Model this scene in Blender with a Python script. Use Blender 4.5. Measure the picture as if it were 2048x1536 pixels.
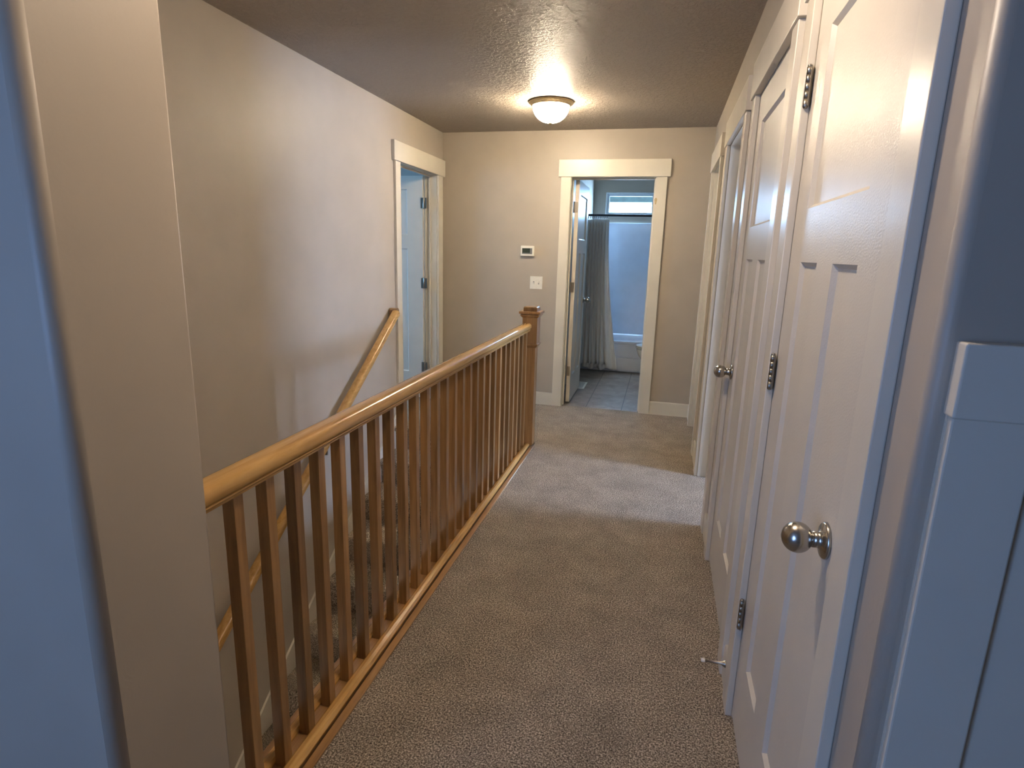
import bpy, bmesh, math, random
from mathutils import Vector, Matrix

for o in list(bpy.data.objects): bpy.data.objects.remove(o)
S = bpy.context.scene
COL = S.collection
PI = math.pi

# ------------------------------------------------------------------ camera
PITCH, YAW, ROLL, FPX = -0.22304466, -0.2430379, 0.02799125, 1176.124
CAM_H = 1.420
_f = Vector((math.sin(YAW)*math.cos(PITCH), math.cos(YAW)*math.cos(PITCH), math.sin(PITCH)))
_r0 = Vector((math.cos(YAW), -math.sin(YAW), 0)); _u0 = _r0.cross(_f)
_r = _r0*math.cos(ROLL)+_u0*math.sin(ROLL); _u = -_r0*math.sin(ROLL)+_u0*math.cos(ROLL)
cam_d = bpy.data.cameras.new('camera'); cam = bpy.data.objects.new('camera', cam_d); COL.objects.link(cam)
m3 = Matrix((_r, _u, -_f)).transposed()
cam.matrix_world = Matrix.Translation((0, 0, CAM_H)) @ m3.to_4x4()
cam_d.sensor_width = 36; cam_d.sensor_fit = 'HORIZONTAL'; cam_d.lens = 36*FPX/2048
cam_d.clip_start = 0.02; cam_d.clip_end = 100
S.camera = cam

# ------------------------------------------------------------------ exposure, world, lights
S.view_settings.view_transform = 'Standard'; S.view_settings.look = 'None'
S.view_settings.exposure = 0.35; S.view_settings.gamma = 1.0; S.view_settings.use_curve_mapping = False
W = bpy.data.worlds.new('World'); S.world = W; W.use_nodes = True
bg = W.node_tree.nodes['Background']
bg.inputs['Color'].default_value = (0.50, 0.72, 1.0, 1); bg.inputs['Strength'].default_value = 22.0

def area_light(name, loc, direction, sx, sy, power, color):
    l = bpy.data.lights.new(name, 'AREA'); l.shape = 'RECTANGLE'; l.size = sx; l.size_y = sy
    l.energy = power; l.color = color
    o = bpy.data.objects.new(name, l); COL.objects.link(o); o.location = loc
    o.rotation_euler = Vector(direction).to_track_quat('-Z', 'Z').to_euler()
    return o
SKY = (0.42, 0.65, 1.0)
area_light('daylight_camera_room', (-1.90, -1.45, 1.45), (0.9, 1, 0), 1.2, 1.3, 44, (0.27, 0.48, 1.0))      # window of the room the camera stands in
area_light('daylight_side_bedroom', (3.25, 3.23, 1.40), (-1, 0, 0), 0.60, 0.80, 165, (0.47, 0.63, 1.0))    # window of the bedroom through the open doorway
area_light('daylight_left_bedroom', (-4.6, 4.2, 1.7), (1, 0.15, 0), 1.0, 1.0, 60, (0.25, 0.55, 1.0))     # window of the bedroom on the left
area_light('daylight_bathroom', (-0.48, 7.955, 2.02), (0, -1, -0.25), 0.52, 0.20, 22, (0.35, 0.62, 1.0)) # under the bathroom window head
pl = bpy.data.lights.new('hall_ceiling_lamp', 'POINT'); pl.energy = 28; pl.color = (1.0, 0.82, 0.64); pl.shadow_soft_size = 0.06
plo = bpy.data.objects.new('hall_ceiling_lamp', pl); COL.objects.link(plo); plo.location = (-0.26, 1.36, 2.30)       # the hall's second ceiling lamp, above the top of the frame
po = area_light('bathroom_window_portal', (-0.485, 8.085, 2.04), (0, -1, 0), 0.62, 0.28, 1, (1, 1, 1)); po.data.cycles.is_portal = True
area_light('fill_downstairs', (-1.52, 0.6, -1.4), (0, 1, 0.1), 0.8, 1.2, 5, (1.0, 0.86, 0.7))           # added fill at the stair foot, standing in for unseen light from downstairs

# ------------------------------------------------------------------ materials
def newmat(name):
    m = bpy.data.materials.new(name); m.use_nodes = True
    nt = m.node_tree; return m, nt, nt.nodes['Principled BSDF']
def node(nt, t, **kw):
    n = nt.nodes.new(t)
    for k, v in kw.items():
        if k in n.inputs: n.inputs[k].default_value = v
        else: setattr(n, k, v)
    return n
def link(nt, a, b): nt.links.new(a, b)
def ramp(nt, stops, fac=None):
    r = nt.nodes.new('ShaderNodeValToRGB'); e = r.color_ramp.elements
    while len(e) < len(stops): e.new(0.5)
    for i, (p, c) in enumerate(stops): e[i].position = p; e[i].color = (*c, 1)
    if fac is not None: nt.links.new(fac, r.inputs['Fac'])
    return r
def objcoord(nt, scale=(1, 1, 1), kind='Object'):
    tc = nt.nodes.new('ShaderNodeTexCoord'); mp = nt.nodes.new('ShaderNodeMapping')
    mp.inputs['Scale'].default_value = scale
    nt.links.new(tc.outputs[kind], mp.inputs['Vector']); return mp.outputs['Vector']

def paint(name, col, rough=0.45, bump_scale=90, bump=0.08, spec=0.5, coat=0.0, dist=0.002):
    m, nt, b = newmat(name)
    b.inputs['Base Color'].default_value = (*col, 1); b.inputs['Roughness'].default_value = rough
    b.inputs['Specular IOR Level'].default_value = spec
    v = objcoord(nt)
    n = node(nt, 'ShaderNodeTexNoise', Scale=bump_scale, Detail=3.0); link(nt, v, n.inputs['Vector'])
    n2 = node(nt, 'ShaderNodeTexNoise', Scale=4.0, Detail=2.0); link(nt, v, n2.inputs['Vector'])
    cr = ramp(nt, [(0.3, tuple(c*0.96 for c in col)), (0.7, tuple(min(1, c*1.03) for c in col))], n2.outputs['Fac'])
    link(nt, cr.outputs['Color'], b.inputs['Base Color'])
    bp = node(nt, 'ShaderNodeBump', Strength=bump, Distance=dist); link(nt, n.outputs['Fac'], bp.inputs['Height'])
    if name.endswith('wall_paint'):       # trowel ridges left in scattered patches of the drywall
        tw = node(nt, 'ShaderNodeTexNoise', Scale=16.0, Detail=6.0, Roughness=0.6, Distortion=1.2); link(nt, v, tw.inputs['Vector'])
        pm = node(nt, 'ShaderNodeTexNoise', Scale=1.7, Detail=1.0); link(nt, v, pm.inputs['Vector'])
        r1 = ramp(nt, [(0.50, (0, 0, 0)), (0.54, (1, 1, 1))], tw.outputs['Fac']); r2 = ramp(nt, [(0.60, (0, 0, 0)), (0.70, (1, 1, 1))], pm.outputs['Fac'])
        mu = node(nt, 'ShaderNodeMath', operation='MULTIPLY'); link(nt, r1.outputs['Color'], mu.inputs[0]); link(nt, r2.outputs['Color'], mu.inputs[1])
        b3 = node(nt, 'ShaderNodeBump', Strength=0.25, Distance=0.0015); link(nt, mu.outputs[0], b3.inputs['Height']); link(nt, b3.outputs['Normal'], bp.inputs['Normal'])
    link(nt, bp.outputs['Normal'], b.inputs['Normal'])
    return m
M = {}
M['wall'] = paint('greige_wall_paint', (0.44, 0.385, 0.315), 0.45, 70, 0.12, 0.40)
M['trim'] = paint('cream_trim_paint', (0.70, 0.645, 0.54), 0.30, 260, 0.08, 0.4)
M['door'] = paint('cream_door_paint', (0.66, 0.61, 0.52), 0.36, 240, 0.40, 0.30, dist=0.0014)

def ceiling_mat():
    m, nt, b = newmat('knockdown_ceiling_paint')
    b.inputs['Base Color'].default_value = (0.46, 0.40, 0.335, 1)
    b.inputs['Roughness'].default_value = 0.44; b.inputs['Specular IOR Level'].default_value = 0.08
    v = objcoord(nt)
    n0 = node(nt, 'ShaderNodeTexNoise', Scale=26.0, Detail=4.0); link(nt, v, n0.inputs['Vector'])
    mx = node(nt, 'ShaderNodeVectorMath', operation='MULTIPLY_ADD')
    mx.inputs[1].default_value = (0.04, 0.04, 0.04)
    link(nt, n0.outputs['Color'], mx.inputs[0]); link(nt, v, mx.inputs[2])
    n = node(nt, 'ShaderNodeTexNoise', Scale=44.0, Detail=5.0, Roughness=0.6); link(nt, mx.outputs[0], n.inputs['Vector'])
    r = ramp(nt, [(0.44, (0, 0, 0)), (0.56, (1, 1, 1))], n.outputs['Fac'])
    bp = node(nt, 'ShaderNodeBump', Strength=0.9, Distance=0.005); link(nt, r.outputs['Color'], bp.inputs['Height'])
    link(nt, bp.outputs['Normal'], b.inputs['Normal'])
    return m
M['ceiling'] = ceiling_mat()

def carpet_mat(name, dark, mid, light, sc=1.0):
    m, nt, b = newmat(name)
    v = objcoord(nt)
    fine = node(nt, 'ShaderNodeTexNoise', Scale=185*sc, Detail=3.5, Roughness=0.7); link(nt, v, fine.inputs['Vector'])
    big = node(nt, 'ShaderNodeTexNoise', Scale=5.5, Detail=6.0, Roughness=0.7, Distortion=0.15); link(nt, v, big.inputs['Vector'])
    vo = node(nt, 'ShaderNodeTexVoronoi', Scale=150*sc); link(nt, v, vo.inputs['Vector'])
    c1 = ramp(nt, [(0.36, dark), (0.5, mid), (0.64, light)], fine.outputs['Fac'])
    c2 = ramp(nt, [(0.32, (0.80, 0.80, 0.80)), (0.68, (1.20, 1.19, 1.18))], big.outputs['Fac'])
    mx = node(nt, 'ShaderNodeMix', data_type='RGBA', blend_type='MULTIPLY'); mx.inputs['Factor'].default_value = 1
    link(nt, c1.outputs['Color'], mx.inputs['A']); link(nt, c2.outputs['Color'], mx.inputs['B'])
    link(nt, mx.outputs['Result'], b.inputs['Base Color'])
    b.inputs['Roughness'].default_value = 0.95; b.inputs['Specular IOR Level'].default_value = 0.1
    b.inputs['Sheen Weight'].default_value = 0.08; b.inputs['Sheen Roughness'].default_value = 0.5
    ad = node(nt, 'ShaderNodeMath', operation='ADD'); link(nt, fine.outputs['Fac'], ad.inputs[0])
    ml = node(nt, 'ShaderNodeMath', operation='MULTIPLY'); ml.inputs[1].default_value = -0.6
    link(nt, vo.outputs['Distance'], ml.inputs[0]); link(nt, ml.outputs[0], ad.inputs[1])
    bp = node(nt, 'ShaderNodeBump', Strength=0.5, Distance=0.005); link(nt, ad.outputs[0], bp.inputs['Height'])
    bp2 = node(nt, 'ShaderNodeBump', Strength=0.3, Distance=0.02); link(nt, big.outputs['Fac'], bp2.inputs['Height'])
    link(nt, bp2.outputs['Normal'], bp.inputs['Normal'])
    link(nt, bp.outputs['Normal'], b.inputs['Normal'])
    return m
M['carpet'] = carpet_mat('brown_cut_pile_carpet', (0.045, 0.034, 0.023), (0.235, 0.192, 0.147), (0.66, 0.565, 0.45))

def wood_mat(name, axis, c0, c1, c2, rough=0.26):
    m, nt, b = newmat(name)
    sc = [26, 26, 26]; sc[axis] = 1.6
    v = objcoord(nt, tuple(sc))
    oi = nt.nodes.new('ShaderNodeObjectInfo')
    add = node(nt, 'ShaderNodeVectorMath', operation='ADD'); link(nt, v, add.inputs[0])
    mu = node(nt, 'ShaderNodeMath', operation='MULTIPLY'); mu.inputs[1].default_value = 37.0; link(nt, oi.outputs['Random'], mu.inputs[0])
    cb = nt.nodes.new('ShaderNodeCombineXYZ')
    for k in range(3): link(nt, mu.outputs[0], cb.inputs[k])
    link(nt, cb.outputs[0], add.inputs[1])
    n = node(nt, 'ShaderNodeTexNoise', Scale=1.4, Detail=6.0, Roughness=0.65, Distortion=0.6); link(nt, add.outputs[0], n.inputs['Vector'])
    cr = ramp(nt, [(0.30, c0), (0.5, c1), (0.72, c2)], n.outputs['Fac'])
    hs = node(nt, 'ShaderNodeHueSaturation')
    vr = node(nt, 'ShaderNodeMapRange'); vr.inputs['To Min'].default_value = 0.72; vr.inputs['To Max'].default_value = 1.22
    link(nt, oi.outputs['Random'], vr.inputs['Value']); link(nt, vr.outputs['Result'], hs.inputs['Value'])
    link(nt, cr.outputs['Color'], hs.inputs['Color']); link(nt, hs.outputs['Color'], b.inputs['Base Color'])
    b.inputs['Roughness'].default_value = rough; b.inputs['Specular IOR Level'].default_value = 0.5
    b.inputs['Coat Weight'].default_value = 0.35; b.inputs['Coat Roughness'].default_value = 0.12
    bp = node(nt, 'ShaderNodeBump', Strength=0.06, Distance=0.001); link(nt, n.outputs['Fac'], bp.inputs['Height'])
    link(nt, bp.outputs['Normal'], b.inputs['Normal'])
    return m
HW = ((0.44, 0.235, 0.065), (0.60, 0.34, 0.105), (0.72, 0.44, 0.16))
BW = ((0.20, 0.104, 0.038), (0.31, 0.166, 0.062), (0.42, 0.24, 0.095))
M['wood_y'] = wood_mat('honey_maple_rail', 1, *HW)
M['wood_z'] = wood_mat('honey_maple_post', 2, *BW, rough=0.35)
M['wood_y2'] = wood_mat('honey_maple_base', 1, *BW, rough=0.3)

def plain(name, col, rough=0.5, metal=0.0, spec=0.5, nscale=60, var=0.04, bump=0.02, coat=0.0):
    m, nt, b = newmat(name)
    v = objcoord(nt); n = node(nt, 'ShaderNodeTexNoise', Scale=nscale, Detail=3.0); link(nt, v, n.inputs['Vector'])
    cr = ramp(nt, [(0.3, tuple(c*(1-var) for c in col)), (0.7, tuple(min(1, c*(1+var)) for c in col))], n.outputs['Fac'])
    link(nt, cr.outputs['Color'], b.inputs['Base Color'])
    b.inputs['Roughness'].default_value = rough; b.inputs['Metallic'].default_value = metal
    b.inputs['Specular IOR Level'].default_value = spec; b.inputs['Coat Weight'].default_value = coat
    bp = node(nt, 'ShaderNodeBump', Strength=bump, Distance=0.001); link(nt, n.outputs['Fac'], bp.inputs['Height'])
    link(nt, bp.outputs['Normal'], b.inputs['Normal'])
    return m
M['nickel'] = plain('brushed_nickel', (0.50, 0.47, 0.42), 0.24, 1.0)
M['hinge'] = plain('satin_nickel_hinge', (0.36, 0.33, 0.28), 0.32, 1.0)
M['dark'] = plain('dark_slot', (0.02, 0.02, 0.02), 0.5)
M['rod'] = plain('dark_bronze_rod', (0.06, 0.055, 0.06), 0.3, 0.9)
M['plastic'] = plain('white_plastic', (0.80, 0.77, 0.68), 0.32)
M['screen'] = plain('grey_green_display', (0.035, 0.05, 0.04), 0.18)
M['screen2'] = plain('grey_display_border', (0.17, 0.17, 0.17), 0.3)
M['acrylic'] = plain('glossy_white_acrylic', (0.62, 0.66, 0.72), 0.10, spec=0.6, nscale=6)
M['porcelain'] = plain('white_porcelain', (0.80, 0.80, 0.80), 0.08, spec=0.6)
M['curtain'] = plain('grey_curtain_cloth', (0.76, 0.77, 0.77), 0.85, spec=0.2, nscale=300, bump=0.3)
M['liner'] = plain('white_liner_cloth', (0.86, 0.88, 0.90), 0.6, spec=0.3, nscale=200, bump=0.1)
M['rubber'] = plain('white_rubber_tip', (0.78, 0.75, 0.68), 0.6)
M['bronze'] = plain('antique_brass', (0.42, 0.32, 0.18), 0.28, 0.9)
M['stain'] = plain('brown_stain', (0.42, 0.28, 0.12), 0.5, nscale=30, var=0.3)
M['vinyl'] = plain('white_vinyl_frame', (0.72, 0.76, 0.78), 0.35)

def tile_mat():
    m, nt, b = newmat('grey_stone_tile')
    v = objcoord(nt)
    n = node(nt, 'ShaderNodeTexNoise', Scale=7.0, Detail=7.0, Roughness=0.65, Distortion=0.7); link(nt, v, n.inputs['Vector'])
    cr = ramp(nt, [(0.3, (0.12, 0.098, 0.074)), (0.55, (0.21, 0.178, 0.14)), (0.75, (0.31, 0.27, 0.215))], n.outputs['Fac'])
    br = node(nt, 'ShaderNodeTexBrick'); br.offset = 0.5; br.offset_frequency = 2
    mp = nt.nodes.new('ShaderNodeMapping'); mp.inputs['Rotation'].default_value = (0, 0, PI/2); mp.inputs['Location'].default_value = (0.41, 0.281+0.001, 0)
    tc = nt.nodes.new('ShaderNodeTexCoord'); link(nt, tc.outputs['Object'], mp.inputs['Vector']); link(nt, mp.outputs['Vector'], br.inputs['Vector'])
    for k, val in (('Scale', 1.0), ('Mortar Size', 0.004), ('Brick Width', 3.2), ('Row Height', 0.331), ('Mortar Smooth', 0.1)): br.inputs[k].default_value = val
    mx = node(nt, 'ShaderNodeMix', data_type='RGBA'); link(nt, br.outputs['Fac'], mx.inputs['Factor'])
    link(nt, cr.outputs['Color'], mx.inputs['A']); mx.inputs['B'].default_value = (0.05, 0.045, 0.04, 1)
    link(nt, mx.outputs['Result'], b.inputs['Base Color']); b.inputs['Roughness'].default_value = 0.42
    bp = node(nt, 'ShaderNodeBump', Strength=0.2, Distance=0.003); bp.invert = True; link(nt, br.outputs['Fac'], bp.inputs['Height'])
    link(nt, bp.outputs['Normal'], b.inputs['Normal'])
    return m
M['tile'] = tile_mat()

def glass_pane_mat():
    m, nt, b = newmat('clear_window_glass')
    out = nt.nodes['Material Output']; nt.nodes.remove(b)
    tr = nt.nodes.new('ShaderNodeBsdfTransparent'); tr.inputs['Color'].default_value = (0.92, 0.97, 0.98, 1)
    gl = nt.nodes.new('ShaderNodeBsdfGlossy'); gl.inputs['Roughness'].default_value = 0.05
    fr = node(nt, 'ShaderNodeFresnel', IOR=1.45); mx = nt.nodes.new('ShaderNodeMixShader')
    link(nt, fr.outputs[0], mx.inputs[0]); link(nt, tr.outputs[0], mx.inputs[1]); link(nt, gl.outputs[0], mx.inputs[2])
    link(nt, mx.outputs[0], out.inputs['Surface']); return m
M['pane'] = glass_pane_mat()

def bowl_mat():
    m, nt, b = newmat('lit_ribbed_glass_bowl')
    b.inputs['Base Color'].default_value = (0.9, 0.85, 0.7, 1); b.inputs['Roughness'].default_value = 0.15
    tc = nt.nodes.new('ShaderNodeTexCoord'); sx = nt.nodes.new('ShaderNodeSeparateXYZ'); link(nt, tc.outputs['Object'], sx.inputs[0])
    at = node(nt, 'ShaderNodeMath', operation='ARCTAN2'); link(nt, sx.outputs['Y'], at.inputs[0]); link(nt, sx.outputs['X'], at.inputs[1])
    mu = node(nt, 'ShaderNodeMath', operation='MULTIPLY'); mu.inputs[1].default_value = 24; link(nt, at.outputs[0], mu.inputs[0])
    si = node(nt, 'ShaderNodeMath', operation='SINE'); link(nt, mu.outputs[0], si.inputs[0])
    mr = node(nt, 'ShaderNodeMapRange'); mr.inputs['From Min'].default_value = -1; mr.inputs['To Min'].default_value = 0.55; mr.inputs['To Max'].default_value = 1.45
    link(nt, si.outputs[0], mr.inputs['Value'])
    st = node(nt, 'ShaderNodeMath', operation='MULTIPLY'); st.inputs[1].default_value = LAMP; link(nt, mr.outputs['Result'], st.inputs[0])
    b.inputs['Emission Color'].default_value = (1.0, 0.83, 0.60, 1); link(nt, st.outputs[0], b.inputs['Emission Strength'])
    return m
LAMP = 118
M['bowl'] = bowl_mat()

# ------------------------------------------------------------------ mesh helpers
class MB:
    def __init__(s): s.v = []; s.f = []; s.smooth = set()
    def box(s, x0, x1, y0, y1, z0, z1):
        x0, x1 = min(x0, x1), max(x0, x1); y0, y1 = min(y0, y1), max(y0, y1); z0, z1 = min(z0, z1), max(z0, z1)
        b = len(s.v)
        s.v += [(x0,y0,z0),(x1,y0,z0),(x1,y1,z0),(x0,y1,z0),(x0,y0,z1),(x1,y0,z1),(x1,y1,z1),(x0,y1,z1)]
        s.f += [tuple(b+i for i in q) for q in ((0,3,2,1),(4,5,6,7),(0,1,5,4),(1,2,6,5),(2,3,7,6),(3,0,4,7))]
        return s
    def prism(s, pts, h0, h1, axis='z', smooth=False):
        # pts: polygon in the plane across the axis; extruded from h0 to h1
        n = len(pts); b = len(s.v)
        def P(p, h):
            if axis == 'z': return (p[0], p[1], h)
            if axis == 'y': return (p[0], h, p[1])
            return (h, p[0], p[1])
        s.v += [P(p, h0) for p in pts] + [P(p, h1) for p in pts]
        s.f.append(tuple(b+i for i in range(n))[::-1]); s.f.append(tuple(b+n+i for i in range(n)))
        for i in range(n):
            j = (i+1) % n
            if smooth: s.smooth.add(len(s.f))
            s.f.append((b+i, b+j, b+n+j, b+n+i))
        return s
    def lathe(s, prof, n=32, mat=None, smooth=True):
        # prof: (r, h) points around local z; mat places it
        b = len(s.v); mat = mat or Matrix.Identity(4); k = len(prof)
        for r, h in prof:
            for i in range(n):
                a = 2*PI*i/n; s.v.append(tuple(mat @ Vector((r*math.cos(a), r*math.sin(a), h))))
        for j in range(k-1):
            for i in range(n):
                i2 = (i+1) % n
                if smooth: s.smooth.add(len(s.f))
                s.f.append((b+j*n+i, b+j*n+i2, b+(j+1)*n+i2, b+(j+1)*n+i))
        s.f.append(tuple(b+i for i in range(n))[::-1]); s.f.append(tuple(b+(k-1)*n+i for i in range(n)))
        return s
    def grid(s, fn, nu, nv, smooth=True):
        b = len(s.v)
        for i in range(nu+1):
            for j in range(nv+1): s.v.append(tuple(fn(i/nu, j/nv)))
        for i in range(nu):
            for j in range(nv):
                if smooth: s.smooth.add(len(s.f))
                a = b+i*(nv+1)+j; s.f.append((a, a+1, a+nv+2, a+nv+1))
        return s
    def build(s, name, mat, parent=None, loc=None, bevel=0.0, seg=2, rz=0.0, solid=0.0, fix=True):
        me = bpy.data.meshes.new(name); me.from_pydata(s.v, [], s.f)
        bm = bmesh.new(); bm.from_mesh(me)
        if fix: bmesh.ops.recalc_face_normals(bm, faces=bm.faces)
        bm.to_mesh(me); bm.free()
        for i in s.smooth:
            if i < len(me.polygons): me.polygons[i].use_smooth = True
        me.materials.append(M[mat]); me.update()
        o = bpy.data.objects.new(name, me); COL.objects.link(o)
        if parent is not None: o.parent = parent
        if loc is not None: o.location = loc
        o.rotation_euler.z = rz
        if solid:
            md = o.modifiers.new('thickness', 'SOLIDIFY'); md.thickness = solid; md.offset = 0
        if bevel:
            md = o.modifiers.new('bevel', 'BEVEL'); md.width = bevel; md.segments = seg; md.limit_method = 'ANGLE'; md.angle_limit = math.radians(40)
        return o
def tag(o, label, cat, group=None, kind=None):
    o['label'] = label; o['category'] = cat
    if group: o['group'] = group
    if kind: o['kind'] = kind
    return o
def empty(name, loc=(0, 0, 0), rz=0.0, parent=None):
    o = bpy.data.objects.new(name, None); COL.objects.link(o); o.location = loc; o.rotation_euler.z = rz
    o.empty_display_size = 0.05
    if parent is not None: o.parent = parent
    return o
def arc(cx, cy, r, a0, a1, n=8):
    return [(cx+r*math.cos(a0+(a1-a0)*i/n), cy+r*math.sin(a0+(a1-a0)*i/n)) for i in range(n+1)]

# ------------------------------------------------------------------ dimensions
XL, XR, YF, ZC = -2.031, 0.320, 5.340, 2.44
T = 0.115
HEAD = 2.052
Y_TOP = 4.235              # edge of the upper floor above the first riser
X_OPEN = -0.935            # stair opening edge under the balustrade
SLOPE = 0.695; RISE = 0.190; RUN = RISE/SLOPE

# ------------------------------------------------------------------ room shell
fl = MB()
fl.box(-0.8335, 3.4, -3.2, YF+0.03, -0.25, 0.0)
fl.box(-5.0, -0.8335, -3.2, 0.893, -0.25, 0.0)
fl.box(XL-T, -0.8335, Y_TOP+0.012, YF+0.03, -0.25, 0.0)
fl.box(-1.0, -0.8335, 4.190, Y_TOP+0.012, -0.25, 0.0); fl.box(-0.8470, -0.8335, 4.089, 4.190, -0.25, 0.0)
fl.box(-5.0, XL-T, 2.0, 8.0, -0.25, 0.0)
tag(fl.build('floor', 'carpet'), 'brown cut pile carpet covering the hallway floor up to the railing', 'floor', kind='structure')
bf = MB(); bf.box(-1.06, 3.4, YF+0.03, 8.1, -0.25, -0.004)
tag(bf.build('floor_bathroom', 'tile'), 'grey stone tile floor seen through the bathroom doorway', 'floor', kind='structure')
ce = MB(); ce.box(-5.0, 3.4, -3.2, 8.1, ZC, ZC+0.15)
tag(ce.build('ceiling', 'ceiling'), 'dark greige ceiling with knockdown texture over the hallway', 'ceiling', kind='structure')

ZB = -2.72
def wall(name, boxes, label, mat='wall'):
    m = MB()
    for b in boxes: m.box(*b)
    return tag(m.build(name, mat), label, 'wall', kind='structure')
# left wall, with the bedroom doorway
LO0, LO1 = 4.392, 5.181
G = 0.018                                   # jamb board thickness, hidden behind the casing
wall('wall_left', [(XL-T, XL, -3.2, LO0-G, ZB, ZC), (XL-T, XL, LO0-G, LO1+G, HEAD+G, ZC), (XL-T, XL, LO0-G, LO1+G, ZB, -0.25),
                   (XL-T, XL, LO1+G, 8.1, ZB, ZC)], 'long greige wall beside the stairs, left of the railing')
BO0, BO1 = -0.838, -0.126
wall('wall_far', [(XL, BO0-G, YF, YF+T, 0, ZC), (BO0-G, BO1+G, YF, YF+T, HEAD+G, ZC), (BO1+G, 3.4, YF, YF+T, 0, ZC)],
     'greige end wall with the thermostat and the bathroom doorway')
# right wall with its four doorways
OP = [(0.977, 1.712), (1.999, 2.714), (3.092, 3.854), (4.345, 5.044)]
wb = []; y = 0.905
for a, b in OP:
    wb.append((XR, XR+T, y, a-G, 0, ZC)); wb.append((XR, XR+T, a-G, b+G, HEAD+G, ZC)); y = b+G
wb.append((XR, XR+T, y, YF, 0, ZC))
wall('wall_right', wb, 'greige wall holding the row of cream doors on the right')
rb = 0.016
m = MB(); m.prism([(XR, 0.905)] + [(XR+T, 0.905), (3.4, 0.905), (3.4, 0.79)] + arc(XR+rb, 0.79+rb, rb, -PI/2, -PI, 8), 0, ZC, 'z')
for i in range(len(m.f)): m.smooth.add(i) if i in range(6, 14) else None
tag(m.build('wall_front', 'wall'), 'blue-lit wall facing the camera at far right above the panelling', 'wall', kind='structure')
m = MB(); r2 = 0.006
rb = 0.022
m.prism(arc(-0.83-rb, 0.645+rb, rb, -PI/2, 0, 8) + arc(-0.83-r2, 0.893-r2, r2, 0, PI/2, 4) + [(XL, 0.893), (XL, 0.645)], 0.0, ZC, 'z')
for i in list(range(2, 10))+list(range(11, 15)): m.smooth.add(i)
tag(m.build('wall_near', 'wall'), 'pale wall end with rounded corners at the near left edge', 'wall', kind='structure')
# enclosing walls of the neighbouring rooms
wall('wall_camera_room', [(XL, 3.4, -3.3, -3.2, 0, ZC), (3.3, 3.4, -3.2, 0.79, 0, ZC)], 'wall of the room behind the camera')
wall('wall_side_bedroom', [(3.3, 3.4, 0.905, YF, 0, ZC), (XR+T, 3.3, 2.82, 2.90, 0, ZC), (XR+T, 3.3, 4.15, 4.23, 0, ZC)], 'wall of the bedroom behind the open doorway')
wall('wall_left_bedroom', [(-5.0, -4.9, 2.0, 8.0, 0, ZC), (-5.0, XL-T, 1.95, 2.0, 0, ZC), (-5.0, XL-T, 6.6, 6.7, 0, ZC)], 'wall of the bedroom behind the left doorway')
BX0, BX1, BY1 = -0.955, 0.56, 8.0
WX0, WX1, WZ0, WZ1 = -0.80, -0.17, 1.895, 2.185
wall('wall_bathroom_left', [(BX0-0.1, BX0, YF+T, BY1+0.1, 0, ZC)], 'bathroom side wall behind the open door')
wall('wall_bathroom_right', [(BX1, BX1+0.1, YF+T, BY1+0.1, 0, ZC)], 'bathroom side wall behind the toilet')
wall('wall_bathroom', [(BX0, WX0, BY1, BY1+0.1, 0, ZC), (WX1, BX1, BY1, BY1+0.1, 0, ZC), (WX0, WX1, BY1, BY1+0.1, 0, WZ0), (WX0, WX1, BY1, BY1+0.1, WZ1, ZC)],
     'bathroom wall around the high window')
# stairwell below the floor
wall('wall_stairwell', [(X_OPEN, -0.85, 0.4, Y_TOP+0.1, ZB, -0.25), (X_OPEN, -0.85, 0.895, Y_TOP+0.1, -0.25, -0.021)], 'stairwell wall dropping below the railing')
wall('wall_stair_head', [(XL, X_OPEN, 4.6, 4.7, ZB, -0.25)], 'wall under the upper landing')
wall('wall_stair_foot', [(XL, -0.85, 0.3, 0.4, ZB, -0.25)], 'wall at the foot of the stairs')
wall('floor_lower', [(XL, -0.85, 0.3, 4.7, ZB-0.1, ZB)], 'lower floor at the foot of the stairs', 'carpet')

# ------------------------------------------------------------------ trim builders
def local_frame(parent_loc, rz, name): return empty(name, parent_loc, rz)
def doorway_trim(name, loc, rz, w, label, stop_y, header_x=None, cas=0.088, depth=T, left_overhang=0.024, right_overhang=0.024, rcas=None, ro=None):
    """local x runs left to right as seen from the hall, y runs into the wall"""
    t = empty(name, loc, rz); tag(t, label, 'door frame', kind='structure')
    r = 0.004; ct = 0.020; ht = 0.027; rc = rcas or cas
    MB().box(-r-cas, -r, -ct, 0, 0, HEAD+r).build('side_casing', 'trim', t, bevel=0.0025)
    MB().box(w+r, w+r+rc, -ct, 0, 0, HEAD+r).build('side_casing', 'trim', t, bevel=0.0025)
    MB().box(-r-cas-left_overhang, w+r+rc+right_overhang, -ht, 0, HEAD+r, HEAD+r+0.142).build('header_board', 'trim', t, bevel=0.0025)
    j = MB(); j.box(-G, 0, 0.0005, depth, 0, HEAD+G); j.box(w, w+G, 0.0005, depth, 0, HEAD+G); j.box(0, w, 0.0005, depth, HEAD, HEAD+G)
    if stop_y is not None:
        s0, s1 = stop_y
        j.box(0, 0.011, s0, s1, 0, HEAD); j.box(w-0.011, w, s0, s1, 0, HEAD); j.box(0.011, w-0.011, s0, s1, HEAD-0.011, HEAD)
    j.build('jamb', 'trim', t, bevel=0.0012)
    return t

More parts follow.
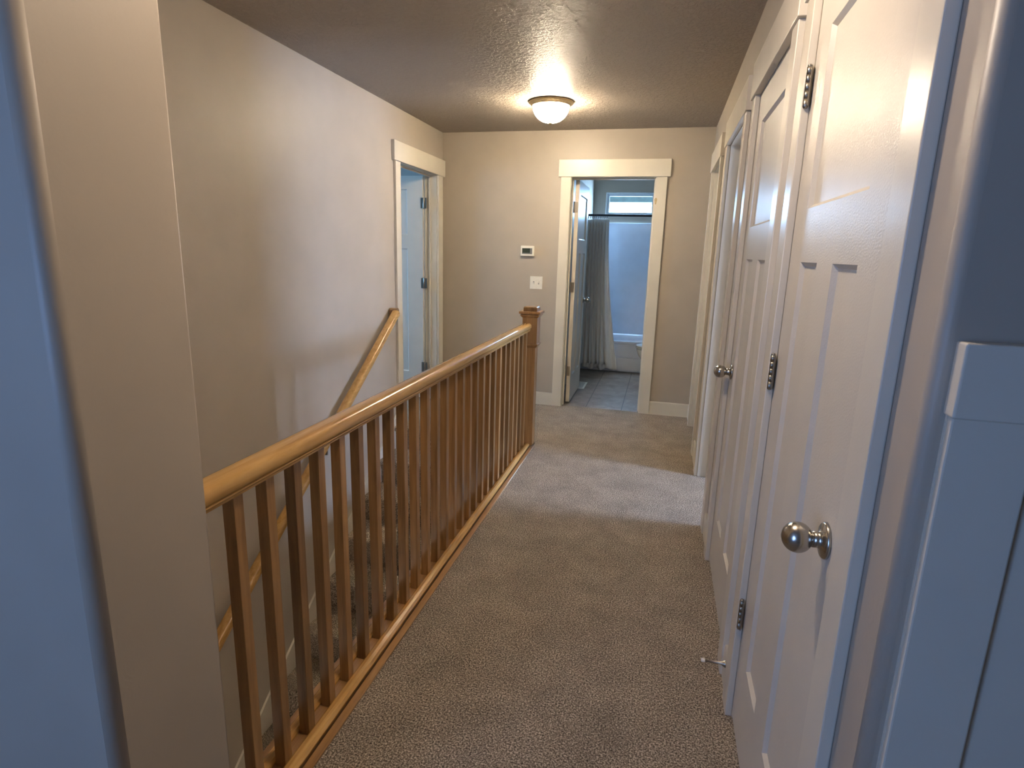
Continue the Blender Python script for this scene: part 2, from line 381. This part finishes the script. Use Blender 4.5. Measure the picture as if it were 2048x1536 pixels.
def leaf_mesh(w, h, t, panels, mat, name, loc, rz):
    """panelled leaf: front at y=0 facing -y, back at y=t; origin at bottom left corner"""
    d = 0.010; ins = 0.009
    us = sorted({0, w} | {p[0] for p in panels} | {p[1] for p in panels}); zs = sorted({0, h} | {p[2] for p in panels} | {p[3] for p in panels})
    m = MB()
    for side, (yo, yi) in enumerate(((0.0, d), (t, t-d))):
        for i in range(len(us)-1):
            for k in range(len(zs)-1):
                cu, cz = (us[i]+us[i+1])/2, (zs[k]+zs[k+1])/2
                if any(p[0] < cu < p[1] and p[2] < cz < p[3] for p in panels): continue
                b = len(m.v); m.v += [(us[i], yo, zs[k]), (us[i+1], yo, zs[k]), (us[i+1], yo, zs[k+1]), (us[i], yo, zs[k+1])]
                m.f.append((b, b+1, b+2, b+3) if side == 0 else (b+3, b+2, b+1, b))
        for (a, c, e, g) in panels:
            b = len(m.v)
            m.v += [(a, yo, e), (c, yo, e), (c, yo, g), (a, yo, g), (a+ins, yi, e+ins), (c-ins, yi, e+ins), (c-ins, yi, g-ins), (a+ins, yi, g-ins)]
            q = [(b+4, b+5, b+6, b+7)] + [(b+i, b+(i+1) % 4, b+4+(i+1) % 4, b+4+i) for i in range(4)]
            m.f += q if side == 0 else [tuple(reversed(x)) for x in q]
    b = len(m.v); m.v += [(0,0,0),(w,0,0),(w,t,0),(0,t,0),(0,0,h),(w,0,h),(w,t,h),(0,t,h)]
    m.f += [tuple(b+i for i in q) for q in ((3,2,1,0),(4,5,6,7),(1,2,6,5),(3,0,4,7))]
    o = m.build(name, mat, None, loc, rz=rz, fix=False)
    return o
def std_panels(w, stile=0.118, mull=0.125, right=None):
    r = right if right is not None else stile
    pw = (w-stile-r-mull)/2
    return [(stile, w-r, 1.522, 1.920), (stile, stile+pw, 0.248, 1.398), (stile+pw+mull, w-r, 0.248, 1.398)]

def knob(parent, x, z, y=0.0, sgn=-1, label=None):
    """knob on the face y pointing to sgn*y"""
    rot = Matrix.Translation((x, y, z)) @ Matrix.Rotation(PI/2 if sgn < 0 else -PI/2, 4, 'X')
    k = MB(); k.lathe([(0.0295, 0), (0.033, 0.001), (0.033, 0.005), (0.030, 0.008), (0.020, 0.0095), (0.0155, 0.013), (0.0145, 0.017), (0.0145, 0.0235), (0.0125, 0.0238), (0.0125, 0.0252)] +
            [(0.028*math.sin(max(a, 0.5))*1.0, 0.0485-0.0265*math.cos(a)) for a in [0.5+i*(PI-0.5)/14 for i in range(15)]][:-1] + [(0.004, 0.075)], 40, rot)
    o = k.build('door_knob', 'nickel', parent)
    if label: o['label'] = label
    return o
def hinge(parent, x, z, y, side, pin_dx=0.0):
    """barrel at (x, y), centre height z; leaf plate toward +x*side"""
    L = 0.092; k = MB(); n = 5; g = 0.0007; seg = L/n
    prof = [(0.0042, -L/2-0.004), (0.0055, -L/2-0.0015)]
    for i in range(n):
        a = -L/2+i*seg
        prof += [(0.0066, a+g), (0.0066, a+seg-g), (0.0050, a+seg-g*0.5), (0.0050, a+seg+g*0.5)]
    prof += [(0.0060, L/2+0.0015), (0.0040, L/2+0.005)]
    k.lathe(prof, 16, Matrix.Translation((x, y, z)))
    k.box(x, x+side*0.015, y+0.001, y+0.0035, z-L/2, z+L/2)
    return k.build('hinge', 'hinge', parent)

def jbox(t, x0, x1, z0, z1, y): return None

# --- right wall: local x -> -Y, local y -> +X  (rz = -90 deg)
RZ = -PI/2
STOP_CLOSET = (0.0385, 0.052); STOP_IN = (0.058, 0.074)
doorway_trim('trim_1', (XR, OP[0][1], 0), RZ, OP[0][1]-OP[0][0], 'cream casing around the nearest closed door on the right', STOP_CLOSET, cas=0.084, left_overhang=0.010, rcas=0.084, right_overhang=0.018)
doorway_trim('trim_2', (XR, OP[1][1], 0), RZ, OP[1][1]-OP[1][0], 'cream casing around the second closed door on the right', STOP_CLOSET, cas=0.082, left_overhang=0.020, rcas=0.086, right_overhang=0.018)
doorway_trim('trim_3', (XR, OP[2][1], 0), RZ, OP[2][1]-OP[2][0], 'cream casing around the open doorway on the right', STOP_IN, cas=0.090, rcas=0.090)
doorway_trim('trim_4', (XR, OP[3][1], 0), RZ, OP[3][1]-OP[3][0], 'cream casing of the last doorway on the right, by the end wall', STOP_IN, cas=0.070, left_overhang=0.018, rcas=0.080, right_overhang=0.020)
# --- bathroom (end wall) rz = 0
doorway_trim('trim_5', (BO0, YF, 0), 0, BO1-BO0, 'cream casing and wide header around the bathroom doorway', STOP_IN, cas=0.088, rcas=0.090, left_overhang=0.024, right_overhang=0.024)
# --- left wall: hall side faces +X: local y -> -X, local x -> +Y  (rz = +90)
doorway_trim('trim_6', (XL, LO0, 0), PI/2, LO1-LO0, 'cream casing around the bedroom doorway left of the end wall', STOP_IN, cas=0.088, rcas=0.108, left_overhang=0.032, right_overhang=0.043)

def door(name, loc, rz, w, panels, label, hinges, kn, hy=-0.006, both=False, h=2.034, t=0.035):
    o = leaf_mesh(w, h, t, panels, 'door', name, (loc[0], loc[1], 0.014), rz)
    tag(o, label, 'door', kind='structure')
    for (hx, hz, side) in hinges: hinge(o, hx, hz, hy, side)
    if kn:
        knob(o, kn[0], kn[1]-0.014, 0, -1)
        if both: knob(o, kn[0], kn[1]-0.014, t, 1)
    return o
HZ = (1.815, 1.10, 0.335)
w1 = OP[0][1]-OP[0][0]; w2 = OP[1][1]-OP[1][0]
door('door_1', (XR, OP[0][1]-0.003, 0), RZ, w1-0.006, [(0.122, w1-0.165, 1.522, 1.920), (0.122, 0.284, 0.248, 1.398), (0.41, w1-0.165, 0.248, 1.398)],
     'nearest closed cream door on the right with round nickel knob', [(-0.002, z-0.014, 1) for z in (1.835, 1.115, 0.365)], (w1-0.100, 0.930), hy=-0.012)
door('door_2', (XR, OP[1][1]-0.003, 0), RZ, w2-0.006, std_panels(w2-0.006, 0.116), 'second closed cream door on the right, knob at its far edge',
     [(w2-0.004, z-0.014, -1) for z in (1.835, 1.10, 0.34)], (0.066, 0.935), hy=-0.012)
door('door_4', (XR+T-0.037, OP[3][1]-0.003, 0), RZ, OP[3][1]-OP[3][0]-0.006, std_panels(OP[3][1]-OP[3][0]-0.006), 'closed door recessed in the last doorway on the right', [], None)
# bathroom door, open into the bathroom: local x -> +Y, local y -> -X (rz=90)
dbath = door('door_5', (-0.785, YF+T+0.012, 0), PI/2, 0.705, std_panels(0.705), 'open bathroom door swung inward, edge toward the hallway', [], (0.642, 0.945), both=True)
for hz in (1.80, 1.09, 0.30):
    k = MB(); L = 0.092
    k.lathe([(0.0045, -L/2-0.004), (0.0066, -L/2), (0.0066, L/2), (0.0045, L/2+0.004)], 16, Matrix.Translation((-0.010, 0.041, hz)))
    k.box(-0.0025, 0.0, 0.008, 0.036, hz-L/2, hz+L/2)
    k.build('hinge', 'hinge', dbath)
# left bedroom door, open into the bedroom (rz=0)
dl = door('door_6', (-2.151-0.76, 5.144, 0), 0, 0.76, std_panels(0.76, 0.15, 0.12), 'open blue-lit bedroom door seen through the left doorway', [], (0.07, 0.945))
for hz in (1.80, 1.09, 0.30):
    k = MB(); L = 0.092
    k.lathe([(0.0045, -L/2-0.004), (0.0070, -L/2), (0.0070, L/2), (0.0045, L/2+0.004)], 16, Matrix.Translation((0.772, -0.002, hz)))
    k.box(0.7605, 0.762, 0.0, 0.030, hz-L/2, hz+L/2); k.box(0.742, 0.772, -0.003, -0.0005, hz-L/2, hz+L/2); k.box(0.772, 0.800, -0.003, -0.0005, hz-L/2, hz+L/2)
    k.build('hinge', 'hinge', dl)

# ------------------------------------------------------------------ baseboards
def base_y(m, x, y0, y1, sgn):   # along Y on wall x, projecting sgn*X
    p = [(x, 0), (x+sgn*0.013, 0), (x+sgn*0.013, 0.112), (x+sgn*0.010, 0.120), (x, 0.120)]
    m.prism(p, y0, y1, 'y'); return m
def base_x(m, y, x0, x1, sgn):
    p = [(y, 0), (y+sgn*0.013, 0), (y+sgn*0.013, 0.112), (y+sgn*0.010, 0.120), (y, 0.120)]
    m.prism(p, x0, x1, 'x'); return m
m = MB(); base_y(m, XR, 1.800, 1.909, -1); base_y(m, XR, 2.800, 2.998, -1); base_y(m, XR, 3.948, 4.261, -1); base_y(m, XR, 5.118, YF-0.013, -1); base_y(m, XR, 0.812, 0.889, -1)
tag(m.build('baseboard_right', 'trim'), 'cream baseboard between the doors on the right', 'baseboard', kind='structure')
m = MB(); base_x(m, YF, XL+0.013, BO0-0.092, -1); base_x(m, YF, BO1+0.094, XR, -1)
tag(m.build('baseboard_far', 'trim'), 'cream baseboard along the end wall either side of the bathroom door', 'baseboard', kind='structure')
m = MB(); base_y(m, XL, Y_TOP+0.08, 4.30, 1)
tag(m.build('baseboard_left', 'trim'), 'short cream baseboard between the stairs and the left doorway', 'baseboard', kind='structure')
m = MB(); base_y(m, -0.83, 0.667, 0.887, 1)
tag(m.build('baseboard_near', 'trim'), 'cream baseboard on the near left wall end', 'baseboard', kind='structure')

# ------------------------------------------------------------------ panelling on the wall at far right
pn = empty('trim_7', (0.338, 0.79, 0)); tag(pn, 'white panelling with thick top rail at the far right edge', 'wall panelling', kind='structure')
MB().box(0, 2.9, -0.026, 0, 1.243, 1.332).build('top_rail', 'trim', pn, bevel=0.003, seg=3)
MB().box(0.004, 2.9, -0.005, 0, 0.0, 1.243).build('backing_board', 'trim', pn)
x = 0.004
while x < 2.7:
    MB().box(x, x+0.089, -0.0165, -0.005, 0.14, 1.243).build('stile', 'trim', pn, bevel=0.0025); x += 0.42
MB().box(0.004, 2.9, -0.0165, -0.005, 0.0, 0.14).build('bottom_rail', 'trim', pn, bevel=0.002)

# ------------------------------------------------------------------ staircase
st = empty('staircase', (XL, Y_TOP, 0)); tag(st, 'brown carpeted staircase going down behind the railing', 'staircase')
NST = 13
xw = X_OPEN-XL
for i in range(NST):
    z1 = -RISE*(i+1); y1 = -RUN*i
    # tread with rounded carpeted nosing; step i spans y1-RUN .. y1 at height z1
    nr = 0.018
    prof = [(y1+0.0, z1-0.30), (y1+0.0, z1)] + [(y1-RUN-0.022+nr*0.0+0.0+ (nr-nr*math.sin(a))*1.0-0.0, z1-nr+nr*math.cos(a)) for a in [PI/2*k/6 for k in range(7)]] + \
           [(y1-RUN-0.022, z1-0.035), (y1-RUN+0.004, z1-0.045), (y1-RUN+0.004, z1-0.30)]
    mm = MB(); mm.prism([(p[0], p[1]) for p in prof], 0.014, xw-0.001, 'x'); mm.build('step', 'carpet', st)
# carpet wrapped over the top edge
mm = MB(); nr = 0.016
mm.prism([(0.012, 0.0), (0.012, -RISE)]+[(0.0, -RISE), (0.0, -0.045), (-0.024, -0.035)]+[(-0.024+nr-nr*math.cos(a), -nr+nr*math.sin(a)) for a in [PI/2*k/6 for k in range(7)]], 0.014, xw-0.001, 'x')
mm.build('top_nosing', 'carpet', st)
# skirt board on the left wall
zt = lambda yy: SLOPE*yy+0.062
sk = MB(); yb = -NST*RUN
sk.prism([(0.085, 0.120), (0.085, -0.25), (yb, SLOPE*yb-0.35), (yb, zt(yb)), (0.075, 0.120)], 0.0005, 0.014, 'x')
s_o = sk.build('skirt_board', 'trim', st)

# ------------------------------------------------------------------ wall handrail
def sweep(profile, path, ups=None):
    """profile (side, up) swept along a 3D path; side = horizontal normal"""
    m = MB(); n = len(profile); L = len(path)
    for i, p in enumerate(path):
        p = Vector(p); a = Vector(path[max(0, i-1)]); b = Vector(path[min(L-1, i+1)]); d = (b-a).normalized()
        side = d.cross(Vector((0, 0, 1))).normalized(); up = side.cross(d).normalized()
        for (s, u) in profile: m.v.append(tuple(p+side*s+up*u))
    for i in range(L-1):
        for k in range(n):
            k2 = (k+1) % n; m.smooth.add(len(m.f)); m.f.append((i*n+k, i*n+k2, (i+1)*n+k2, (i+1)*n+k))
    m.f.append(tuple(range(n))[::-1]); m.f.append(tuple((L-1)*n+k for k in range(n)))
    return m
def rail_profile(hw, h, sc=1.0):
    # bread-loaf rail: fillet, bead and cove below a broad flat-crowned top
    l = [(-hw*0.74, 0.0), (-hw*0.74, h*0.09), (-hw*0.80, h*0.11), (-hw*0.86, h*0.16), (-hw*0.88, h*0.20), (-hw*0.86, h*0.25), (-hw*0.78, h*0.285), (-hw*0.76, h*0.315),
         (-hw*0.93, h*0.335), (-hw*0.985, h*0.40), (-hw, h*0.55), (-hw*0.985, h*0.68), (-hw*0.93, h*0.80), (-hw*0.80, h*0.90), (-hw*0.55, h*0.965), (-hw*0.25, h*0.995), (0, h)]
    return l+[(-a, b) for a, b in l[-2::-1]]
hr = empty('wall_handrail', (-1.962, 4.19, 0.95)); tag(hr, 'honey maple handrail sloping down the stair wall', 'handrail')
yt = 4.175; zr = lambda yy: 0.958+0.682*(yy-4.175)
path = [(-1.962, y_, zr(y_)-0.048) for y_ in (0.90, 2.0, 3.0, 4.0, yt)]
path = [(p[0]+1.962, p[1]-4.19, p[2]-0.95) for p in path]
rp = rail_profile(0.030, 0.050)
m = sweep(rp, path); ro = m.build('rail', 'wood_y', hr); md = ro.modifiers.new('edges', 'EDGE_SPLIT'); md.split_angle = math.radians(32)
# mitred return to the wall at the top
m = MB(); m.prism([(-0.030, -0.040), (-0.030, 0.030), (-0.018, 0.042), (0.012, 0.044), (0.026, 0.034), (0.030, 0.020), (0.030, -0.018), (0.0, -0.040)], -0.062, 0.0, 'x')
mm = MB(); mm.v = [(x_, y_+0.0, z_-0.030) for x_, y_, z_ in m.v]; mm.f = m.f
mm.build('wall_return', 'wood_y2', hr, bevel=0.004)
for yy in (3.12, 1.45):
    k = MB(); zz = zr(yy)-0.95-0.05
    k.lathe([(0.030, 0), (0.030, 0.004), (0.012, 0.010), (0.009, 0.05), (0.009, 0.062)], 20, Matrix.Translation((-0.067, yy-4.19, zz-0.045)) @ Matrix.Rotation(PI/2, 4, 'Y'))
    k.box(-0.012, 0.012, yy-4.19-0.02, yy-4.19+0.02, zz-0.012, zz+0.004); k.box(-0.009, 0.006, yy-4.19-0.007, yy-4.19+0.007, zz-0.052, zz-0.006)
    k.build('bracket', 'hinge', hr)

# ------------------------------------------------------------------ balustrade
BXc = -0.919; Y0 = 0.893; YN = 4.085
bl = empty('stair_balustrade', (BXc, 2.5, 0)); tag(bl, 'honey maple railing with square balusters and newel post beside the stairs', 'railing')
def bo(m, name, mat, **k):
    m.v = [(a-BXc, b-2.5, c) for a, b, c in m.v]; return m.build(name, mat, bl, **k)
m = MB(); m.box(-1.0, -0.868, Y0, 4.182, -0.02, 0.006); bo(m, 'base_plate', 'wood_y2', bevel=0.003)
m = MB(); m.box(-0.861, -0.834, Y0, 4.087, -0.02, 0.005); bo(m, 'edge_board', 'wood_y2', bevel=0.002)
for xa, xb in ((-0.905, -0.866), (-0.975, -0.940)):
    m = MB(); m.prism([(xa, 0.0061), (xb, 0.0061), (xb, 0.013)] + [(xb-(xb-xa)*0.18, 0.021), ((xa+xb)/2, 0.024), (xa+(xb-xa)*0.18, 0.021), (xa, 0.015)], Y0, YN, 'y')
    bo(m, 'shoe_moulding', 'wood_y', bevel=0.0015)
RB = 0.864
pr = [(a+BXc+0.003, b+RB) for a, b in rail_profile(0.036, 0.056)]
m = MB(); m.prism(pr, Y0, YN, 'y', smooth=True); hb = bo(m, 'handrail', 'wood_y')
md = hb.modifiers.new('edges', 'EDGE_SPLIT'); md.split_angle = math.radians(32)
m = MB(); m.box(-0.936, -0.904, -0.016, 0.016, 0.006, RB+0.004); m.v = [(a-BXc, b, c) for a, b, c in m.v]
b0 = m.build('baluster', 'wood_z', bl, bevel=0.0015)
ys = [1.052+0.1146*i+0.016 for i in range(-1, 27)]
for i, yy in enumerate(ys):
    o = b0 if i == 0 else b0.copy()
    if i: COL.objects.link(o); o.parent = bl
    o.location = (0, yy-2.5, 0)
NX, NY = -0.893, 4.131
nw = empty('newel_post', (NX-BXc, NY-2.5, 0), parent=bl)
def nbox(m, r0, z0, z1, r1=None):
    r1 = r0 if r1 is None else r1; b = len(m.v)
    m.v += [(-r0,-r0,z0),(r0,-r0,z0),(r0,r0,z0),(-r0,r0,z0),(-r1,-r1,z1),(r1,-r1,z1),(r1,r1,z1),(-r1,r1,z1)]
    m.f += [tuple(b+i for i in q) for q in ((0,3,2,1),(4,5,6,7),(0,1,5,4),(1,2,6,5),(2,3,7,6),(3,0,4,7))]
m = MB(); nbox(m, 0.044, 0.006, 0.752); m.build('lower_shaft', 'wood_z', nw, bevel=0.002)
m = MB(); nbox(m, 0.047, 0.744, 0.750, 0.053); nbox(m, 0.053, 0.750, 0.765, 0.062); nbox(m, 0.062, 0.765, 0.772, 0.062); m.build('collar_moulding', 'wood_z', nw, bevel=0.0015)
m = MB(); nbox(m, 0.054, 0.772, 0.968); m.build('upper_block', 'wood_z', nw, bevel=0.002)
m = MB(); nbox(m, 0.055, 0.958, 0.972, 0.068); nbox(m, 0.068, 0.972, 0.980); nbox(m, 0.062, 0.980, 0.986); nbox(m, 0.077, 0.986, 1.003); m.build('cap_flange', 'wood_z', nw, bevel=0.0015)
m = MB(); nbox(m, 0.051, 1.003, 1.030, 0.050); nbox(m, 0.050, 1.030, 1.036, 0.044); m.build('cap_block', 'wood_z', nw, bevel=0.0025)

# ------------------------------------------------------------------ ceiling light
LX, LY = -0.856, 4.36
cl = empty('ceiling_light', (LX, LY, ZC)); tag(cl, 'lit flush ceiling light with bronze rim and ribbed glass bowl', 'ceiling light')
m = MB(); m.lathe([(0.10, 0.0), (0.152, -0.001), (0.157, -0.006), (0.156, -0.012), (0.150, -0.015), (0.144, -0.021), (0.137, -0.027), (0.134, -0.031), (0.129, -0.031), (0.127, -0.024), (0.06, -0.018)], 64); m.build('rim', 'bronze', cl)
m = MB(); m.lathe([(0.127, -0.0255)] + [(0.127*math.cos(a)**0.9, -0.028-0.110*math.sin(a)) for a in [PI/2*k/14 for k in range(14)]] + [(0.010, -0.138)], 64); m.build('glass_bowl', 'bowl', cl)
m = MB(); m.lathe([(0.011, -0.136), (0.012, -0.142), (0.007, -0.146), (0.006, -0.152), (0.001, -0.155)], 20); m.build('finial', 'bronze', cl)

# ------------------------------------------------------------------ thermostat and switch
th = empty('thermostat', (-1.211, YF, 1.420)); tag(th, 'white wall thermostat with grey display above the light switch', 'thermostat')
MB().box(-0.062, 0.062, -0.026, 0, -0.046, 0.046).build('housing', 'plastic', th, bevel=0.006, seg=3)
MB().box(-0.047, 0.046, -0.0268, -0.0262, -0.027, 0.025).build('display_border', 'screen2', th)
MB().box(-0.044, 0.026, -0.0276, -0.0269, -0.017, 0.023).build('display', 'screen', th)
sw = empty('light_switch', (-1.122, YF, 1.139)); tag(sw, 'white two-toggle light switch plate below the thermostat', 'light switch')
MB().box(-0.058, 0.058, -0.006, 0, -0.058, 0.058).build('plate', 'plastic', sw, bevel=0.0035, seg=3)
for sx, up in ((-0.023, -1), (0.023, 1)):
    MB().box(sx-0.0055, sx+0.0055, -0.0063, -0.0060, -0.012, 0.012).build('slot', 'screen2', sw)
    m = MB(); m.prism([(-0.006, -0.006), (-0.006, 0.006), (-0.017, 0.011*up+0.003), (-0.017, 0.011*up-0.003)], sx-0.0045, sx+0.0045, 'x'); m.build('toggle', 'plastic', sw)

# ------------------------------------------------------------------ door stop on baseboard
ds = empty('door_stop', (XR-0.013, 1.852, 0.085)); tag(ds, 'slender metal door stop with white tip on the right baseboard', 'door stop')
mt = Matrix.Rotation(-PI/2, 4, 'Y')
m = MB(); m.lathe([(0.012, 0), (0.012, 0.002), (0.009, 0.008), (0.0045, 0.016), (0.004, 0.068)], 20, mt); m.build('rod', 'hinge', ds)
m = MB(); m.lathe([(0.006, 0.066), (0.0068, 0.068), (0.0068, 0.076), (0.005, 0.079)], 20, mt); m.build('tip', 'rubber', ds)

# ------------------------------------------------------------------ bathroom
wn = empty('window_1', (WX0, BY1, WZ0)); tag(wn, 'small high bathroom window glowing with daylight', 'window', kind='structure')
ww, wh = WX1-WX0, WZ1-WZ0
m = MB()
for b_ in ((0, ww, 0, 0.018), (0, ww, wh-0.018, wh), (0, 0.018, 0.018, wh-0.018), (ww-0.018, ww, 0.018, wh-0.018)): m.box(b_[0], b_[1], -0.008, 0.06, b_[2], b_[3])
m.build('outer_frame', 'vinyl', wn, bevel=0.002)
m = MB()
for b_ in ((0.018, ww-0.018, 0.018, 0.045), (0.018, ww-0.018, wh-0.045, wh-0.018), (0.018, 0.045, 0.045, wh-0.045), (ww-0.045, ww-0.018, 0.045, wh-0.045)): m.box(b_[0], b_[1], 0.025, 0.055, b_[2], b_[3])
m.build('sash', 'vinyl', wn, bevel=0.002)
MB().box(0.045, ww-0.045, 0.038, 0.042, 0.045, wh-0.045).build('pane', 'pane', wn)
# eave outside, seen through the top of the window
M['soffit'] = plain('weathered_teal_fascia', (0.016, 0.032, 0.035), 0.8, nscale=14, var=0.4)
m = MB(); m.box(-2.5, 1.5, 8.5, 8.9, 2.108, 2.5); tag(m.build('roof_eave', 'soffit'), 'roof eave crossing the top of the bathroom window', 'eave')

tb = empty('bathtub', (BX0, 7.23, 0)); tag(tb, 'white bathtub with panelled apron behind the curtain', 'bathtub')
tw = BX1-BX0
m = MB(); m.box(0, tw, 0.0, 0.04, 0, 0.172); m.build('toe_panel', 'acrylic', tb, bevel=0.004)
m = MB(); m.box(0, tw, 0.006, 0.05, 0.172, 0.345); m.build('apron', 'acrylic', tb, bevel=0.003)
m = MB(); m.box(0, tw, -0.006, 0.085, 0.345, 0.378); m.box(0, tw, 0.735, 0.768, 0.345, 0.378); m.box(0, 0.10, 0.085, 0.70, 0.345, 0.378); m.box(tw-0.08, tw, 0.085, 0.70, 0.345, 0.378); m.build('rim', 'acrylic', tb, bevel=0.008, seg=3)
def tubf(u, v):
    a = 2*PI*u; rx, ry = (tw-0.20)/2, 0.325; dep = [0, 0.10, 0.22, 0.27, 0.285, 0.285][int(round(v*5))]; k = [1, 0.97, 0.92, 0.84, 0.6, 0.0][int(round(v*5))]
    ca, sa = math.cos(a), math.sin(a); e = 0.35
    return (0.10+(tw-0.18)/2+rx*k*math.copysign(abs(ca)**e, ca), 0.410+ry*k*math.copysign(abs(sa)**e, sa), 0.372-dep)
m = MB(); m.grid(tubf, 64, 5); m.build('basin', 'acrylic', tb, solid=0.004)
ts = empty('tub_surround', (BX0, 7.99, 0.378)); tag(ts, 'glossy white shower surround above the bathtub', 'shower surround')
SH = 1.43
m = MB(); m.box(0.0, tw, -0.012, 0.008, 0, SH); m.build('back_panel', 'acrylic', ts, bevel=0.004)
m = MB(); m.box(0, 0.012, -0.76, -0.012, 0, SH); m.build('side_panel', 'acrylic', ts, bevel=0.003)
m = MB(); m.box(tw-0.012, tw, -0.76, -0.012, 0, SH); m.build('side_panel', 'acrylic', ts, bevel=0.003)
m = MB(); m.prism([(tw-0.98+0.40, -0.012), (tw-0.96+0.40, -0.030), (tw-0.90+0.40, -0.034), (tw-0.06, -0.034), (tw-0.012, -0.10), (tw-0.012, -0.012)], 0.0, SH-0.08, 'z'); m.build('corner_column', 'acrylic', ts, bevel=0.004)
for sz in (0.16, 0.62):
    m = MB(); m.prism([(tw-0.86+0.12, -0.034)] + arc(tw-0.62+0.12, -0.045, 0.11, PI, 1.5*PI, 8)[1:] + [(tw-0.05, -0.155), (tw-0.05, -0.034)], sz, sz+0.03, 'z'); m.build('soap_shelf', 'acrylic', ts, bevel=0.006)

rd = empty('shower_rod', (BX0, 7.20, 1.853)); tag(rd, 'dark shower curtain rod below the bathroom window', 'curtain rod')
RY = Matrix.Rotation(PI/2, 4, 'Y')
m = MB(); m.lathe([(0.0125, 0.002), (0.0125, tw-0.002)], 24, RY); m.build('rod', 'rod', rd)
for xx, s_ in ((0.001, 1), (tw-0.001, -1)):
    m = MB(); m.lathe([(0.030, 0), (0.030, 0.006), (0.018, 0.016), (0.0135, 0.018)], 24, Matrix.Translation((xx, 0, 0)) @ (RY if s_ > 0 else Matrix.Rotation(-PI/2, 4, 'Y'))); m.build('end_flange', 'rod', rd)
sc = empty('shower_curtain', (BX0, 7.17, 0)); tag(sc, 'grey pleated shower curtain drawn to the left with pale liner', 'shower curtain')
def cur(u, v):
    z = 1.795-v*1.700; n = 6.5
    xa, xb = 0.03, 0.262+0.09*v**1.6
    a = u*n*2*PI
    x = xa+(xb-xa)*u+0.006*math.sin(a*2+v*2); amp = 0.030+0.014*v
    return (x, -0.03+amp*math.sin(a+0.8*math.sin(v*3))*0.9-0.02*v, z+0.010*math.sin(a+1)*v-0.015*(u > 2)*v)
m = MB(); m.grid(cur, 150, 40); m.build('cloth', 'curtain', sc, solid=0.0015)
def lin(u, v):
    z = 1.80-v*1.765; a = u*4.5*2*PI
    xa, xb = 0.06, 0.292+0.21*v**1.7
    return (xa+(xb-xa)*u, 0.010-0.030*v+(0.010+0.010*v)*math.sin(a+v*2.5)+0.010*math.sin(9*v+a*0.5)*v, z+0.012*math.sin(a*0.7)*v)
m = MB(); m.grid(lin, 90, 50); m.build('liner', 'liner', sc, solid=0.001)
for i in range(10):
    xx = 0.045+0.024*i; m = MB()
    def tor(u, v, xx=xx): 
        a = 2*PI*u; b_ = 2*PI*v; R_, r_ = 0.026, 0.0022
        return (xx+r_*math.sin(b_), 0.022+(R_+r_*math.cos(b_))*math.cos(a)-0.022+0.03, 1.838+(R_+r_*math.cos(b_))*math.sin(a))
    m.grid(tor, 24, 8); m.build('ring', 'rod', sc)

# toilet: facing -x, tank against the right bathroom wall
tl = empty('toilet', (0.03, 6.76, -0.004)); tag(tl, 'white toilet bowl just showing behind the right door casing', 'toilet')
def ell(cx, rx, ry, z, n=40): return [(cx+rx*math.cos(2*PI*i/n), ry*math.sin(2*PI*i/n), z) for i in range(n)]
def loft(rings, name, mat, parent, cap=True):
    m = MB(); n = len(rings[0])
    for r in rings: m.v += r
    for j in range(len(rings)-1):
        for i in range(n): m.smooth.add(len(m.f)); m.f.append((j*n+i, j*n+(i+1) % n, (j+1)*n+(i+1) % n, (j+1)*n+i))
    m.f.append(tuple(range(n))[::-1]); m.f.append(tuple((len(rings)-1)*n+i for i in range(n)))
    return m.build(name, mat, parent)
loft([ell(0.06, 0.21, 0.10, 0), ell(0.06, 0.20, 0.095, 0.05), ell(0.05, 0.18, 0.09, 0.14), ell(0.03, 0.20, 0.12, 0.22), ell(0.0, 0.235, 0.16, 0.30), ell(-0.01, 0.25, 0.182, 0.36), ell(-0.01, 0.25, 0.182, 0.385)], 'bowl', 'porcelain', tl)
loft([ell(-0.01, 0.255, 0.187, 0.387), ell(-0.01, 0.262, 0.192, 0.394), ell(-0.01, 0.258, 0.188, 0.404)], 'seat', 'porcelain', tl)
loft([ell(-0.01, 0.252, 0.184, 0.4055), ell(-0.01, 0.260, 0.190, 0.412), ell(-0.01, 0.255, 0.186, 0.424), ell(-0.01, 0.22, 0.15, 0.431)], 'lid', 'porcelain', tl)
m = MB(); m.box(0.28, 0.47, -0.21, 0.21, 0.38, 0.74); m.build('tank', 'porcelain', tl, bevel=0.02, seg=4)
m = MB(); m.box(0.27, 0.48, -0.22, 0.22, 0.741, 0.77); m.build('tank_lid', 'porcelain', tl, bevel=0.01, seg=3)
m = MB(); m.box(0.16, 0.32, -0.11, 0.11, 0.0, 0.379); m.build('base_neck', 'porcelain', tl, bevel=0.03, seg=4)

fv = empty('floor_vent', (-0.775, 6.31, -0.004)); tag(fv, 'white floor vent beside the bathroom door', 'vent')
m = MB(); m.box(-0.065, 0.045, -0.165, 0.165, 0.0, 0.004); m.build('plate', 'plastic', fv, bevel=0.0015)
m = MB()
for i in range(16): m.box(-0.045, 0.025, -0.145+i*0.0185, -0.138+i*0.0185, 0.0041, 0.0046)
m.build('slots', 'screen2', fv)
# worn patch on bathroom casing
m = MB(); m.prism([(0.010*math.cos(a)*(1+0.2*math.sin(3*a)), 0.030*math.sin(a)*(1+0.1*math.cos(2*a))) for a in [2*PI*i/24 for i in range(24)]], -0.0006, 0.0, 'y')
M['wood_mark'] = plain('tan_scuff', (0.50, 0.38, 0.20), 0.45, nscale=40, var=0.12)
m.build('scuff_mark', 'wood_mark', bpy.data.objects['trim_5'], loc=(BO1-BO0+0.012, -0.0202, 1.86))
